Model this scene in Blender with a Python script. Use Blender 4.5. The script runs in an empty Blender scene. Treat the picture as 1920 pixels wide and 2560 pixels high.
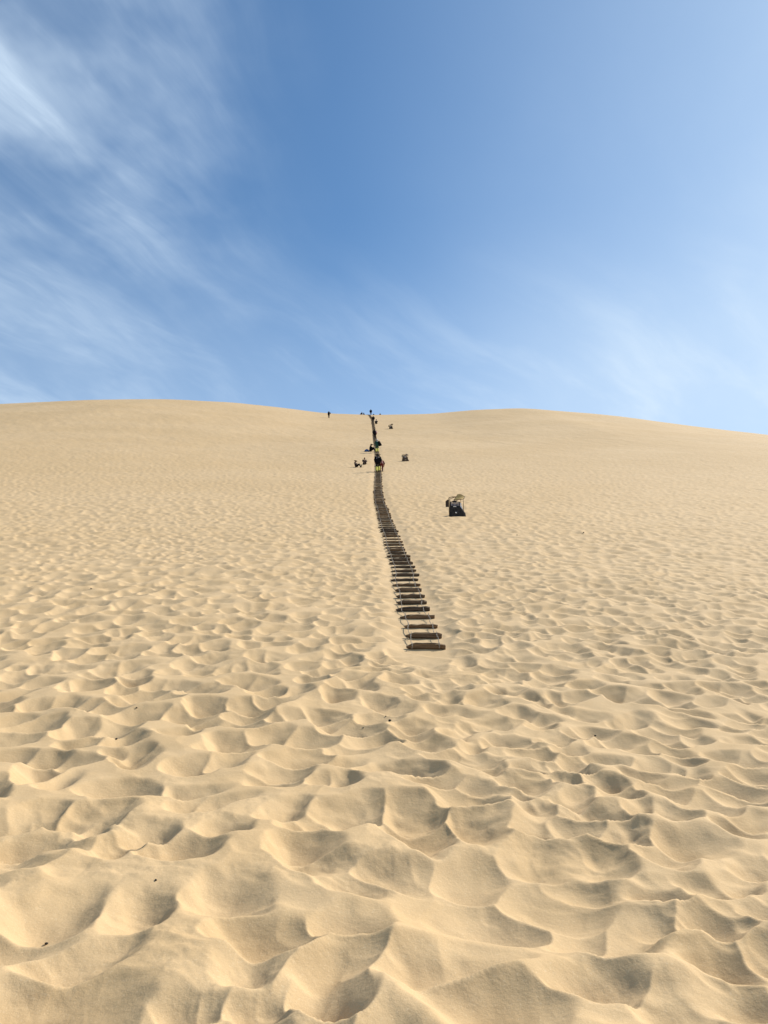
import bpy, bmesh, math, random
import numpy as np
from mathutils import Vector, Matrix

random.seed(7)
S = bpy.context.scene
C = S.collection

# ------------------------------------------------------------------ camera
FOCAL_PX = 1898.0            # focal length in pixels of a 2560 px tall frame
PITCH = 15.0
EYE = 1.6
cam_d = bpy.data.cameras.new('camera')
cam = bpy.data.objects.new('camera', cam_d)
C.objects.link(cam)
cam.location = (0.0, 0.0, EYE)
cam.rotation_euler = (math.radians(90 + PITCH), 0, 0)
cam_d.sensor_fit = 'VERTICAL'
cam_d.angle = 2 * math.atan(1280.0 / FOCAL_PX)
cam_d.clip_start = 0.05
cam_d.clip_end = 5000
S.camera = cam

# ------------------------------------------------------------------ sun and sky
SUN_AZ, SUN_EL = 58.0, 43.0   # azimuth clockwise from +Y (up the dune)
sun_vec = Vector((math.sin(math.radians(SUN_AZ)) * math.cos(math.radians(SUN_EL)),
                  math.cos(math.radians(SUN_AZ)) * math.cos(math.radians(SUN_EL)),
                  math.sin(math.radians(SUN_EL))))
sl = bpy.data.lights.new('sun', 'SUN')
sl.energy = 4.9
sl.angle = math.radians(0.55)
sl.color = (1.0, 0.945, 0.855)
sun = bpy.data.objects.new('sun', sl)
C.objects.link(sun)
sun.location = (60, 20, 120)
sun.rotation_euler = (-sun_vec).to_track_quat('-Z', 'Y').to_euler()

S.view_settings.view_transform = 'Standard'
S.view_settings.look = 'None'
S.view_settings.exposure = 0.43
S.view_settings.gamma = 1.0
S.view_settings.use_curve_mapping = False

world = bpy.data.worlds.new('World')
S.world = world
world.use_nodes = True


class N:
    """small node-tree writer"""
    def __init__(self, tree):
        self.t = tree
        tree.nodes.clear()

    def new(self, typ, **kw):
        n = self.t.nodes.new(typ)
        for k, v in kw.items():
            setattr(n, k, v)
        return n

    def put(self, sock, v):
        if isinstance(v, bpy.types.NodeSocket):
            self.t.links.new(v, sock)
        else:
            sock.default_value = v

    def math(self, op, a, b=None, c=None, clamp=False):
        n = self.new('ShaderNodeMath', operation=op, use_clamp=clamp)
        self.put(n.inputs[0], a)
        if b is not None:
            self.put(n.inputs[1], b)
        if c is not None:
            self.put(n.inputs[2], c)
        return n.outputs[0]

    def smooth(self, v, lo, hi, out0=0.0, out1=1.0):
        n = self.new('ShaderNodeMapRange', interpolation_type='SMOOTHSTEP')
        self.put(n.inputs['Value'], v)
        n.inputs['From Min'].default_value = lo
        n.inputs['From Max'].default_value = hi
        n.inputs['To Min'].default_value = out0
        n.inputs['To Max'].default_value = out1
        return n.outputs['Result']

    def noise(self, vec, scale, detail=4.0, rough=0.55, distort=0.0, out='Fac'):
        n = self.new('ShaderNodeTexNoise')
        self.put(n.inputs['Vector'], vec)
        n.inputs['Scale'].default_value = scale
        n.inputs['Detail'].default_value = detail
        n.inputs['Roughness'].default_value = rough
        n.inputs['Distortion'].default_value = distort
        return n.outputs[out]

    def comb(self, x, y, z=0.0):
        n = self.new('ShaderNodeCombineXYZ')
        for i, v in enumerate((x, y, z)):
            self.put(n.inputs[i], v)
        return n.outputs[0]

    def mix(self, f, a, b, blend='MIX'):
        n = self.new('ShaderNodeMix', data_type='RGBA', blend_type=blend)
        self.put(n.inputs[0], f)
        self.put(n.inputs[6], a)
        self.put(n.inputs[7], b)
        return n.outputs[2]


def build_sky():
    n = N(world.node_tree)
    out = n.new('ShaderNodeOutputWorld')
    bg = n.new('ShaderNodeBackground')
    sky = n.new('ShaderNodeTexSky', sky_type='NISHITA')
    sky.sun_disc = False
    sky.sun_elevation = math.radians(SUN_EL)
    sky.sun_rotation = math.radians(SUN_AZ)
    sky.altitude = 1100
    sky.air_density = 1.0
    sky.dust_density = 0.8
    sky.ozone_density = 4.0
    tc = n.new('ShaderNodeTexCoord')
    sep = n.new('ShaderNodeSeparateXYZ')
    n.t.links.new(tc.outputs['Generated'], sep.inputs[0])
    X, Y, Z = sep.outputs
    # the cirrus sheet: directions dropped onto a high, slightly curved layer
    den = n.math('ADD', n.math('MAXIMUM', Z, 0.0), 0.22)
    px = n.math('DIVIDE', X, den)
    py = n.math('DIVIDE', Y, den)
    p = n.comb(px, py)
    warp = n.new('ShaderNodeVectorMath', operation='MULTIPLY_ADD')
    n.put(warp.inputs[0], n.noise(p, 1.3, 3, 0.5, out='Color'))
    warp.inputs[1].default_value = (0.30, 0.30, 0)
    n.put(warp.inputs[2], p)

    def streaks(angle, along, across, lo, hi, seed, detail=6, rough=0.6):
        m = n.new('ShaderNodeMapping', vector_type='TEXTURE')
        n.put(m.inputs['Vector'], warp.outputs[0])
        m.inputs['Location'].default_value = (seed, seed * 0.37, 0)
        m.inputs['Rotation'].default_value = (0, 0, math.radians(angle))
        m.inputs['Scale'].default_value = (along, across, 1)
        return n.smooth(n.noise(m.outputs[0], 1.0, detail, rough, 0.15), lo, hi)

    def blob(cx, cy, ax, ay, rot):
        m = n.new('ShaderNodeMapping', vector_type='TEXTURE')
        n.put(m.inputs['Vector'], p)
        m.inputs['Location'].default_value = (cx, cy, 0)
        m.inputs['Rotation'].default_value = (0, 0, math.radians(rot))
        m.inputs['Scale'].default_value = (ax, ay, 1)
        ln = n.new('ShaderNodeVectorMath', operation='LENGTH')
        n.t.links.new(m.outputs[0], ln.inputs[0])
        return n.smooth(ln.outputs['Value'], 0.15, 1.0, 1.0, 0.0)

    SKY_CLOUDS(n, streaks, blob, px, py, bg, sky, out, Z)


def SKY_CLOUDS(n, streaks, blob, px, py, bg, sky, out, Z):
    # feathery cirrus combed up the left of the sky
    s1 = streaks(72, 0.80, 0.17, 0.30, 0.70, 13.9, 7, 0.56)
    s2 = streaks(64, 0.34, 0.065, 0.40, 0.74, 5.1, 8, 0.62)
    wig = n.math('MULTIPLY', n.math('SUBTRACT', n.noise(n.comb(px, py), 3.0, 3, 0.5), 0.5), 0.22)
    edge = n.math('ADD', px, n.math('ADD', wig, n.math('MULTIPLY', n.math('SUBTRACT', py, 0.85), 0.06)))
    left = n.smooth(edge, -0.44, -0.06, 1.0, 0.0)
    high = n.smooth(Z, 0.42, 0.68, 0.34, 0.85)
    a = n.math('ADD', n.math('ADD', n.math('MULTIPLY', s1, 0.54), n.math('MULTIPLY', n.math('MULTIPLY', s2, s1), 0.26)), n.math('ADD', n.math('MULTIPLY', s2, 0.10), 0.10))
    a = n.math('MULTIPLY', n.math('MULTIPLY', a, left), high)
    patch = n.smooth(n.noise(n.comb(n.math('ADD', px, 4.7), py), 4.2, 4, 0.55), 0.36, 0.62, 0.40, 1.15)
    a = n.math('MULTIPLY', a, patch)
    # thin veil and wisps low over the crest
    low = n.smooth(Z, 0.37, 0.60, 1.0, 0.0)
    s3 = streaks(42, 0.55, 0.16, 0.44, 0.74, 21.3)
    b = n.math('MULTIPLY', n.math('ADD', n.math('MULTIPLY', s3, 0.26), 0.27), low)
    # milky sun glare painted into the sky colour, with faint cirrus streaks
    s4 = streaks(60, 0.9, 0.5, 0.30, 0.80, 5.5)
    right = n.smooth(px, -0.12, 0.62, 0.0, 1.0)
    c = n.math('MULTIPLY', n.math('ADD', n.math('MULTIPLY', s4, 0.22), 0.38), right)
    cov = n.math('ADD', n.math('ADD', a, b), c, clamp=True)
    tint = n.mix(1.0, sky.outputs[0], (0.80, 1.02, 1.04, 1), 'MULTIPLY')
    col = n.mix(cov, tint, (4.7, 5.75, 6.9, 1))
    n.put(bg.inputs['Color'], col)
    bg.inputs['Strength'].default_value = 0.110
    n.t.links.new(bg.outputs[0], out.inputs[0])


build_sky()

# ------------------------------------------------------------------ the dune as a height field
#TERRAIN
_sy = np.array([-400, -60, -8, 0, 6, 12, 20, 45, 65, 120, 180, 190, 206, 235, 330, 420, 2000.0])
_ss = np.array([0.0, 0.0, 0.04, 0.10, 0.20, 0.345, 0.37, 0.375, 0.42, 0.455, 0.462, 0.42, 0.05, -0.28, -0.30, 0.0, 0.0])
_gy = np.linspace(-400, 2000, 48001)
_gs = np.interp(_gy, _sy, _ss)
_ker = np.ones(61) / 61.0
_gs = np.convolve(np.pad(_gs, 30, mode='edge'), _ker, mode='valid')
_gz = np.concatenate(([0], np.cumsum((_gs[1:] + _gs[:-1]) * 0.5 * (_gy[1] - _gy[0]))))
_gz -= np.interp(0.0, _gy, _gz)
_lx = np.array([-400, -220, -150, -104, -80, -58, -41, -28, -16, -3, 13, 24, 37, 58, 79, 102, 140, 200, 400.0])
_lz = np.array([-14, -5, 0.5, 2.9, 4.0, 4.3, 3.5, 2.0, 0.35, -0.1, 0.15, 1.25, 1.8, -0.1, -3.1, -6.1, -11, -17, -28.0])
_glx = np.linspace(-400, 400, 8001)
_glz = np.interp(_glx, _lx, _lz)
_k2 = np.hanning(121); _k2 /= _k2.sum()
_glz = np.convolve(np.pad(_glz, 60, mode='edge'), _k2, mode='valid')


def sstep(a, b, x):
    t = np.clip((x - a) / (b - a), 0, 1)
    return t * t * (3 - 2 * t)


def hash2(ix, iy, seed):
    h = (ix.astype(np.int64) * 374761393 + iy.astype(np.int64) * 668265263 + seed * 974634777) & 0xFFFFFFFF
    h = ((h ^ (h >> 13)) * 1274126177) & 0xFFFFFFFF
    h = ((h ^ (h >> 16)) * 2246822519) & 0xFFFFFFFF
    h = h ^ (h >> 15)
    return (h & 0xFFFFFF).astype(np.float32) / np.float32(0x1000000)


def vnoise(x, y, seed):
    ix = np.floor(x); iy = np.floor(y)
    fx = (x - ix).astype(np.float32); fy = (y - iy).astype(np.float32)
    fx = fx * fx * fx * (fx * (fx * 6 - 15) + 10); fy = fy * fy * fy * (fy * (fy * 6 - 15) + 10)
    a = hash2(ix, iy, seed); b = hash2(ix + 1, iy, seed)
    c = hash2(ix, iy + 1, seed); d = hash2(ix + 1, iy + 1, seed)
    return (a + (b - a) * fx) * (1 - fy) + (c + (d - c) * fx) * fy


def fbm(x, y, seed, octs=3, gain=0.5):
    s = 0; amp = 1.0; tot = 0
    for o in range(octs):
        s = s + amp * vnoise(x * 2 ** o + 17.3 * o, y * 2 ** o - 9.1 * o, seed + o)
        tot += amp; amp *= gain
    return s / tot


def bowls(x, y, size, seed, sharp, spread=0.55, cap0=0.60, lip=0.026, reach=2):
    """trampled, wind-blown pocks: lower envelope of random tilted paraboloid bowls"""
    gx = x / size; gy = y / size
    ix = np.floor(gx); iy = np.floor(gy)
    acc = np.zeros(x.shape, np.float32)
    best = None
    qs = []
    for dx in range(-reach, reach + 1):
        for dy in range(-reach, reach + 1):
            cx = ix + dx; cy = iy + dy
            h1 = hash2(cx, cy, seed); h2 = hash2(cx, cy, seed + 1)
            h3 = hash2(cx, cy, seed + 2); h4 = hash2(cx, cy, seed + 3)
            px = (gx - cx).astype(np.float32) - (0.5 + (h1 - 0.5) * 0.95)
            py = (gy - cy).astype(np.float32) - (0.5 + (h2 - 0.5) * 0.95)
            ang = (h3 - 0.5) * 1.5 + 0.92
            ca, sa = np.cos(ang), np.sin(ang)
            u = px * ca + py * sa; v = -px * sa + py * ca
            st = 0.86 + 0.34 * h4
            # long gentle face falling towards the wind, short steep one behind it
            u = np.where(u > 0, u * (0.64 + 0.20 * h1), u * (1.55 + 0.5 * h2))
            r2 = (u / st) ** 2 + (v * st) ** 2
            r = np.sqrt(r2 + 0.035)
            q = 0.22 * r2 + 0.80 * r + (h2 * 0.37 + h4 * 0.63 - 0.5) * spread
            qs.append(q.astype(np.float32))
    m = qs[0]
    m2 = np.full_like(m, 9.0)
    for q in qs[1:]:
        m2 = np.minimum(m2, np.maximum(m, q))
        m = np.minimum(m, q)
    for q in qs:
        acc += np.exp(-(q - m) / sharp)
    # a thin crisp lip along the rims
    z = m - sharp * np.log(acc) + lip * np.exp(-(m2 - m) / 0.20)
    # rims never pile up past the old surface: they end in low rounded crests
    cap = cap0 + 0.28 * (vnoise(x / (1.4 * size), y / (1.4 * size), seed + 7) - 0.5)
    k = 0.02
    d = np.clip((z - cap) / k, -40, 40)
    return z - k * np.logaddexp(0, d)


# line of the plank ladder on the slope: world x at world y
LAD_Y = np.array([11.0, 12.2, 13.7, 15.1, 16.4, 18.3, 20.2, 22.4, 24.3, 26.9, 28.9, 32.2, 35.7, 39.9, 45, 51, 62.5, 66.7, 81, 92.6, 112, 143.7, 167, 191, 220.0])
LAD_X = np.array([0.70, 0.66, 0.63, 0.60, 0.56, 0.52, 0.52, 0.43, 0.34, 0.24, 0.14, 0.03, -0.08, -0.22, -0.35, -0.42, -0.50, -0.55, -0.74, -0.98, -1.42, -2.1, -2.75, -4.2, -6.0])


def ladder_x(y):
    return np.interp(y, LAD_Y, LAD_X)


def base_height(x, y):
    z = np.interp(y, _gy, _gz)
    z = z + np.interp(x, _glx, _glz) * sstep(30, 185, y) + 1.0 * sstep(120, 190, y)
    far = sstep(20, 90, y)
    z = z + (fbm(x / 34.0, y / 34.0, 301, 3) - 0.5) * 1.3 * sstep(45, 100, y) * (1 - sstep(165, 200, y))
    z = z + (fbm(x / 1.3 + 0.3 * y, y / 2.6, 321, 3) - 0.5) * 0.10 * sstep(50, 110, y) * (1 - 0.6 * sstep(150, 188, y))
    z = z + (fbm(x / 6.0, y / 6.0, 311, 3) - 0.5) * 0.15 * (1 - 0.6 * far)
    return z


def relief(x, y):
    wx = (fbm(x / 0.75, y / 0.75, 41, 2) - 0.5) * 0.30
    wy = (fbm(x / 0.75, y / 0.75, 51, 2) - 0.5) * 0.30
    jx = (fbm(x / 0.16, y / 0.16, 43, 2) - 0.5) * 0.05
    jy = (fbm(x / 0.16, y / 0.16, 53, 2) - 0.5) * 0.05
    X = x + wx + jx; Y = y + wy + jy
    # where the sand is chopped up finely and where wind has softened it
    tram = sstep(0.42, 0.64, fbm(x / 3.6 + 3.0, y / 4.2, 61, 2) + 0.18 * np.exp(-((x - 1.3) / 2.0) ** 2 - ((y - 9.0) / 4.2) ** 2))
    soft = fbm(x / 0.9, y / 0.9, 71, 3)
    sharp = 0.005 + 0.03 * sstep(0.55, 0.82, soft)
    # wide wind-smoothed pockets out to the left, closer footprints elsewhere
    wide = sstep(0.54, 0.62, fbm(x / 3.2 + 7.0, y / 4.5, 65, 2) + 0.18 * (1 - sstep(-2.6, 0.3, x)) - 0.07)
    big = bowls(X, Y * 0.95, 0.35, 11, sharp, 0.27) * (1 - wide) + 1.24 * bowls(X, Y * 0.95, 0.455, 37, sharp * 0.8, 0.27) * wide
    small = bowls(X + 0.3 * wy, Y, 0.245, 23, 0.012 + 0.10 * sstep(0.42, 0.7, soft), 0.5)
    amp_b = 0.235 * (0.74 + 0.40 * fbm(x / 1.5, y / 1.5, 81, 2))
    z = big * amp_b + small * (0.014 + 0.042 * tram * (1 - 0.7 * wide))
    # crumbs and slumps, wind ripples in the calm places
    lump = fbm(X / 0.085, Y / 0.07, 91, 3) - 0.5
    z = z + lump * (0.0015 + 0.012 * tram * sstep(0.35, 0.6, fbm(x / 0.5, y / 0.5, 93, 2)))
    fine = fbm((x * 0.8 + y * 0.6) / 0.14, (y * 0.8 - x * 0.6) / 0.034, 95, 2) - 0.5
    z = z + fine * 0.0022 * sstep(0.45, 0.65, soft)
    return z


# sand trodden flat under stands and people; last spot added to weaken a shadow
FLAT = [(3.30, 33.2, 1.1, .85), (2.36, 79.6, 1.2, .85), (-2.80, 72.6, 1.2, .85), (-2.06, 75.8, 1.2, .85), (0.62, 4.08, 0.75, .5)]


def relief_gain(x, y):
    yy = y + 14 * (fbm(x / 16.0, y / 16.0, 401, 2) - 0.5)
    g = 1.04 + 0.10 * (1 - sstep(4, 9, y)) - 0.46 * sstep(6.5, 19, y) - 0.12 * sstep(18, 48, yy) - 0.30 * sstep(40, 115, yy)
    g = g * (1 - 0.80 * sstep(120, 185, y))
    d = np.abs(x - ladder_x(y))
    near = (1 - sstep(0.30, 0.72, d)) * sstep(10.5, 12.0, y)
    for fx, fy, fr, fs in FLAT:
        g = g * (1 - fs * (1 - sstep(0.5 * fr, fr, np.hypot(x - fx, y - fy))))
    return g * (1 - 0.86 * near)


def height(x, y):
    x = np.asarray(x, np.float64); y = np.asarray(y, np.float64)
    return base_height(x, y) + relief(x, y) * relief_gain(x, y)
#END_TERRAIN


def zat(x, y):
    return float(height(np.array([x]), np.array([y]))[0])


def build_dune():
    fine = np.radians(np.arange(-36, 36.0001, 0.088))
    rest = np.radians(np.concatenate((np.arange(36.5, 60, 0.8), np.arange(60, 300, 6.0), np.arange(300, 323.8, 0.8))))
    ang = np.concatenate((fine, rest))
    r = [0.5]
    while r[-1] < 640:
        q = r[-1]
        if q < 2.2: st = 0.03
        elif q < 14: st = 0.0085 + (q - 2.2) * 0.0019
        elif q < 60: st = 0.031 + (q - 14) * 0.0085
        elif q < 230: st = 0.42 + (q - 60) * 0.004
        else: st = q * 0.03
        r.append(q + st)
    r = np.array(r)
    A, R = np.meshgrid(ang, r)
    x = (np.sin(A) * R).ravel(); y = (np.cos(A) * R).ravel()
    z = np.empty_like(x)
    CH = 200000
    for i in range(0, len(x), CH):
        z[i:i + CH] = height(x[i:i + CH], y[i:i + CH])
    na, nr = len(ang), len(r)
    co = np.stack((x, y, z), 1)
    co = np.concatenate((co, [[0, 0, zat(0, 0)]]))
    i = np.arange(nr - 1)[:, None]; j = np.arange(na)[None, :]; j2 = (j + 1) % na
    quads = np.stack((i * na + j, (i + 1) * na + j, (i + 1) * na + j2, i * na + j2), -1).reshape(-1, 4)
    quads = quads[:, ::-1]
    jj = np.arange(na)
    tris = np.stack((np.full(na, na * nr), (jj + 1) % na, jj), 1)
    me = bpy.data.meshes.new('sand_dune')
    me.vertices.add(len(co)); me.vertices.foreach_set('co', co.ravel().astype(np.float32))
    nl = quads.size + tris.size
    me.loops.add(nl)
    me.loops.foreach_set('vertex_index', np.concatenate((quads.ravel(), tris.ravel())).astype(np.int32))
    me.polygons.add(len(quads) + len(tris))
    ls = np.concatenate((np.arange(len(quads)) * 4, quads.size + np.arange(len(tris)) * 3))
    me.polygons.foreach_set('loop_start', ls.astype(np.int32))
    me.polygons.foreach_set('use_smooth', np.ones(len(ls), bool))
    me.update(calc_edges=True)
    me.validate()
    print('dune quads', len(quads), 'rings', nr)
    o = bpy.data.objects.new('sand_dune', me)
    C.objects.link(o)
    o['kind'] = 'structure'
    me.materials.append(sand_material())
    return o


def sand_material():
    m = bpy.data.materials.new('sand')
    m.use_nodes = True
    n = N(m.node_tree)
    out = n.new('ShaderNodeOutputMaterial')
    b = n.new('ShaderNodeBsdfPrincipled')
    geo = n.new('ShaderNodeNewGeometry')
    P = geo.outputs['Position']
    broad = n.noise(P, 0.06, 3, 0.5)
    mid = n.noise(P, 1.7, 4, 0.6)
    grain = n.noise(P, 260.0, 2, 0.7)
    speck = n.noise(P, 95.0, 2, 0.6)
    c = n.mix(n.smooth(broad, 0.35, 0.65), (0.508, 0.360, 0.197, 1), (0.538, 0.388, 0.222, 1))
    c = n.mix(n.math('MULTIPLY', n.smooth(mid, 0.38, 0.70), 0.5), c, (0.456, 0.312, 0.158, 1))
    c = n.mix(n.math('MULTIPLY', n.smooth(grain, 0.48, 0.72), 0.40), c, (0.29, 0.20, 0.10, 1))
    c = n.mix(n.math('MULTIPLY', n.smooth(speck, 0.56, 0.76), 0.30), c, (0.66, 0.53, 0.35, 1))
    n.put(b.inputs['Base Color'], c)
    b.inputs['Roughness'].default_value = 0.92
    b.inputs['Specular IOR Level'].default_value = 0.12
    b1 = n.new('ShaderNodeBump')
    b1.inputs['Strength'].default_value = 0.3
    b1.inputs['Distance'].default_value = 0.012
    n.put(b1.inputs['Height'], n.noise(P, 42.0, 5, 0.65))
    b2 = n.new('ShaderNodeBump')
    b2.inputs['Strength'].default_value = 0.25
    b2.inputs['Distance'].default_value = 0.002
    n.put(b2.inputs['Height'], grain)
    n.t.links.new(b1.outputs[0], b2.inputs['Normal'])
    n.t.links.new(b2.outputs[0], b.inputs['Normal'])
    n.t.links.new(b.outputs[0], out.inputs[0])
    return m


build_dune()


# ------------------------------------------------------------------ helpers for things
def tag(o, label, cat, group=None):
    o['label'] = label; o['category'] = cat
    if group:
        o['group'] = group
    return o


def thing(name, label, cat, loc=(0, 0, 0), rot=(0, 0, 0), scale=1.0, group=None):
    o = bpy.data.objects.new(name, None)
    C.objects.link(o)
    o.empty_display_size = 0.2
    o.location = loc; o.rotation_euler = rot; o.scale = (scale,) * 3
    return tag(o, label, cat, group)


def put(name, me, parent=None, loc=None, rot=None, label=None):
    o = bpy.data.objects.new(name, me)
    C.objects.link(o)
    if parent is not None:
        o.parent = parent
    if loc is not None:
        o.location = loc
    if rot is not None:
        o.rotation_euler = rot
    if label:
        o['label'] = label
    return o


def mesh_of(bm, name, mat, smooth=True):
    me = bpy.data.meshes.new(name)
    bm.normal_update()
    bm.to_mesh(me); bm.free()
    me.materials.append(mat)
    if smooth:
        me.polygons.foreach_set('use_smooth', [True] * len(me.polygons))
    return me


_mats = {}


def plain(name, col, rough=0.8, var=0.25, scale=14.0, spec=0.25, lit_dust=0.0, bump=0.0):
    """cloth, paint, stone: a base colour with uneven tone, optional settled sand"""
    if name in _mats:
        return _mats[name]
    m = bpy.data.materials.new(name); m.use_nodes = True
    n = N(m.node_tree)
    out = n.new('ShaderNodeOutputMaterial'); b = n.new('ShaderNodeBsdfPrincipled')
    tc = n.new('ShaderNodeTexCoord')
    f = n.noise(tc.outputs['Object'], scale, 4, 0.6)
    dark = tuple(c * (1 - var) for c in col) + (1,)
    lite = tuple(min(1, c * (1 + var)) for c in col) + (1,)
    c = n.mix(n.smooth(f, 0.3, 0.7), dark, lite)
    if lit_dust > 0:
        geo = n.new('ShaderNodeNewGeometry')
        sp = n.new('ShaderNodeSeparateXYZ'); n.t.links.new(geo.outputs['Normal'], sp.inputs[0])
        d = n.math('MULTIPLY', n.smooth(n.math('ADD', sp.outputs[2], n.math('MULTIPLY', n.math('SUBTRACT', f, 0.5), 0.9)), 0.55, 0.95), lit_dust)
        c = n.mix(d, c, (0.50, 0.375, 0.22, 1))
    n.put(b.inputs['Base Color'], c)
    b.inputs['Roughness'].default_value = rough
    b.inputs['Specular IOR Level'].default_value = spec
    if bump > 0:
        bp = n.new('ShaderNodeBump'); bp.inputs['Strength'].default_value = bump
        bp.inputs['Distance'].default_value = 0.01
        n.put(bp.inputs['Height'], n.noise(tc.outputs['Object'], scale * 2.5, 4, 0.6))
        n.t.links.new(bp.outputs[0], b.inputs['Normal'])
    n.t.links.new(b.outputs[0], out.inputs[0])
    _mats[name] = m
    return m


def wood_material(name, c0, c1, lit_dust):
    m = bpy.data.materials.new(name); m.use_nodes = True
    n = N(m.node_tree)
    out = n.new('ShaderNodeOutputMaterial'); b = n.new('ShaderNodeBsdfPrincipled')
    tc = n.new('ShaderNodeTexCoord'); oi = n.new('ShaderNodeObjectInfo')
    mp = n.new('ShaderNodeMapping'); n.t.links.new(tc.outputs['Object'], mp.inputs['Vector'])
    mp.inputs['Scale'].default_value = (3.0, 38.0, 38.0)
    off = n.comb(n.math('MULTIPLY', oi.outputs['Random'], 40.0), 0.0, n.math('MULTIPLY', oi.outputs['Random'], 13.0))
    n.t.links.new(off, mp.inputs['Location'])
    g = n.noise(mp.outputs[0], 1.0, 5, 0.65, 0.6)
    c = n.mix(n.smooth(g, 0.30, 0.70), c0, c1)
    hs = n.new('ShaderNodeHueSaturation')
    n.put(hs.inputs['Value'], n.math('ADD', n.math('MULTIPLY', oi.outputs['Random'], 0.85), 0.70))
    n.put(hs.inputs['Saturation'], n.math('ADD', n.math('MULTIPLY', oi.outputs['Random'], 0.35), 0.75))
    n.put(hs.inputs['Color'], c)
    geo = n.new('ShaderNodeNewGeometry')
    sp = n.new('ShaderNodeSeparateXYZ'); n.t.links.new(geo.outputs['Normal'], sp.inputs[0])
    d = n.math('MULTIPLY', n.smooth(n.math('ADD', sp.outputs[2], n.math('MULTIPLY', n.math('SUBTRACT', g, 0.5), 0.8)), 0.55, 0.95), lit_dust)  # settled sand on upward faces, also painting in the paleness of sunlit tops
    c = n.mix(d, hs.outputs[0], (0.46, 0.345, 0.205, 1))
    n.put(b.inputs['Base Color'], c)
    b.inputs['Roughness'].default_value = 0.85
    b.inputs['Specular IOR Level'].default_value = 0.2
    bp = n.new('ShaderNodeBump'); bp.inputs['Strength'].default_value = 0.6; bp.inputs['Distance'].default_value = 0.006
    n.put(bp.inputs['Height'], g); n.t.links.new(bp.outputs[0], b.inputs['Normal'])
    n.t.links.new(b.outputs[0], out.inputs[0])
    return m


def tube(bm, pts, rad, sides=6, cap=True):
    """swept tube through points; rad is a number or one per point"""
    pts = [Vector(p) for p in pts]
    rad = rad if isinstance(rad, (list, tuple)) else [rad] * len(pts)
    rings = []
    up = None
    for i, p in enumerate(pts):
        d = (pts[min(i + 1, len(pts) - 1)] - pts[max(i - 1, 0)])
        d = d.normalized() if d.length > 1e-9 else Vector((0, 0, 1))
        if up is None:
            up = d.orthogonal().normalized()
        up = (up - d * up.dot(d))
        up = up.normalized() if up.length > 1e-6 else d.orthogonal().normalized()
        s = d.cross(up)
        rings.append([bm.verts.new(p + (up * math.cos(a) + s * math.sin(a)) * rad[i])
                      for a in (2 * math.pi * k / sides for k in range(sides))])
    for a, b in zip(rings, rings[1:]):
        for k in range(sides):
            bm.faces.new((a[k], a[(k + 1) % sides], b[(k + 1) % sides], b[k]))
    if cap:
        bm.faces.new(rings[0][::-1]); bm.faces.new(rings[-1])


def box(bm, cx, cy, cz, sx, sy, sz, rot=None, bev=0.0):
    r = bmesh.ops.create_cube(bm, size=1.0)
    vs = r['verts']
    M = Matrix.Translation((cx, cy, cz))
    if rot:
        M = M @ Matrix.Rotation(rot[2], 4, 'Z') @ Matrix.Rotation(rot[1], 4, 'Y') @ Matrix.Rotation(rot[0], 4, 'X')
    M = M @ Matrix.Diagonal((sx, sy, sz, 1))
    bmesh.ops.transform(bm, matrix=M, verts=vs)
    if bev > 0:
        es = list({e for v in vs for e in v.link_edges})
        bmesh.ops.bevel(bm, geom=es, offset=bev, segments=1, affect='EDGES')


def prism(bm, poly, y0, y1):
    """polygon in x,z given thickness along y"""
    a = [bm.verts.new((x, y0, z)) for x, z in poly]
    b = [bm.verts.new((x, y1, z)) for x, z in poly]
    n = len(poly)
    bm.faces.new(a); bm.faces.new(b[::-1])
    for i in range(n):
        bm.faces.new((a[(i + 1) % n], a[i], b[i], b[(i + 1) % n]))
    bmesh.ops.recalc_face_normals(bm, faces=bm.faces[:])


# ------------------------------------------------------------------ plank ladder
WOOD = wood_material('weathered_plank', (0.056, 0.035, 0.020, 1), (0.170, 0.108, 0.060, 1), 0.85)
ROPE = plain('pale_rope', (0.20, 0.17, 0.135), 0.8, 0.45, 60)


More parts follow.
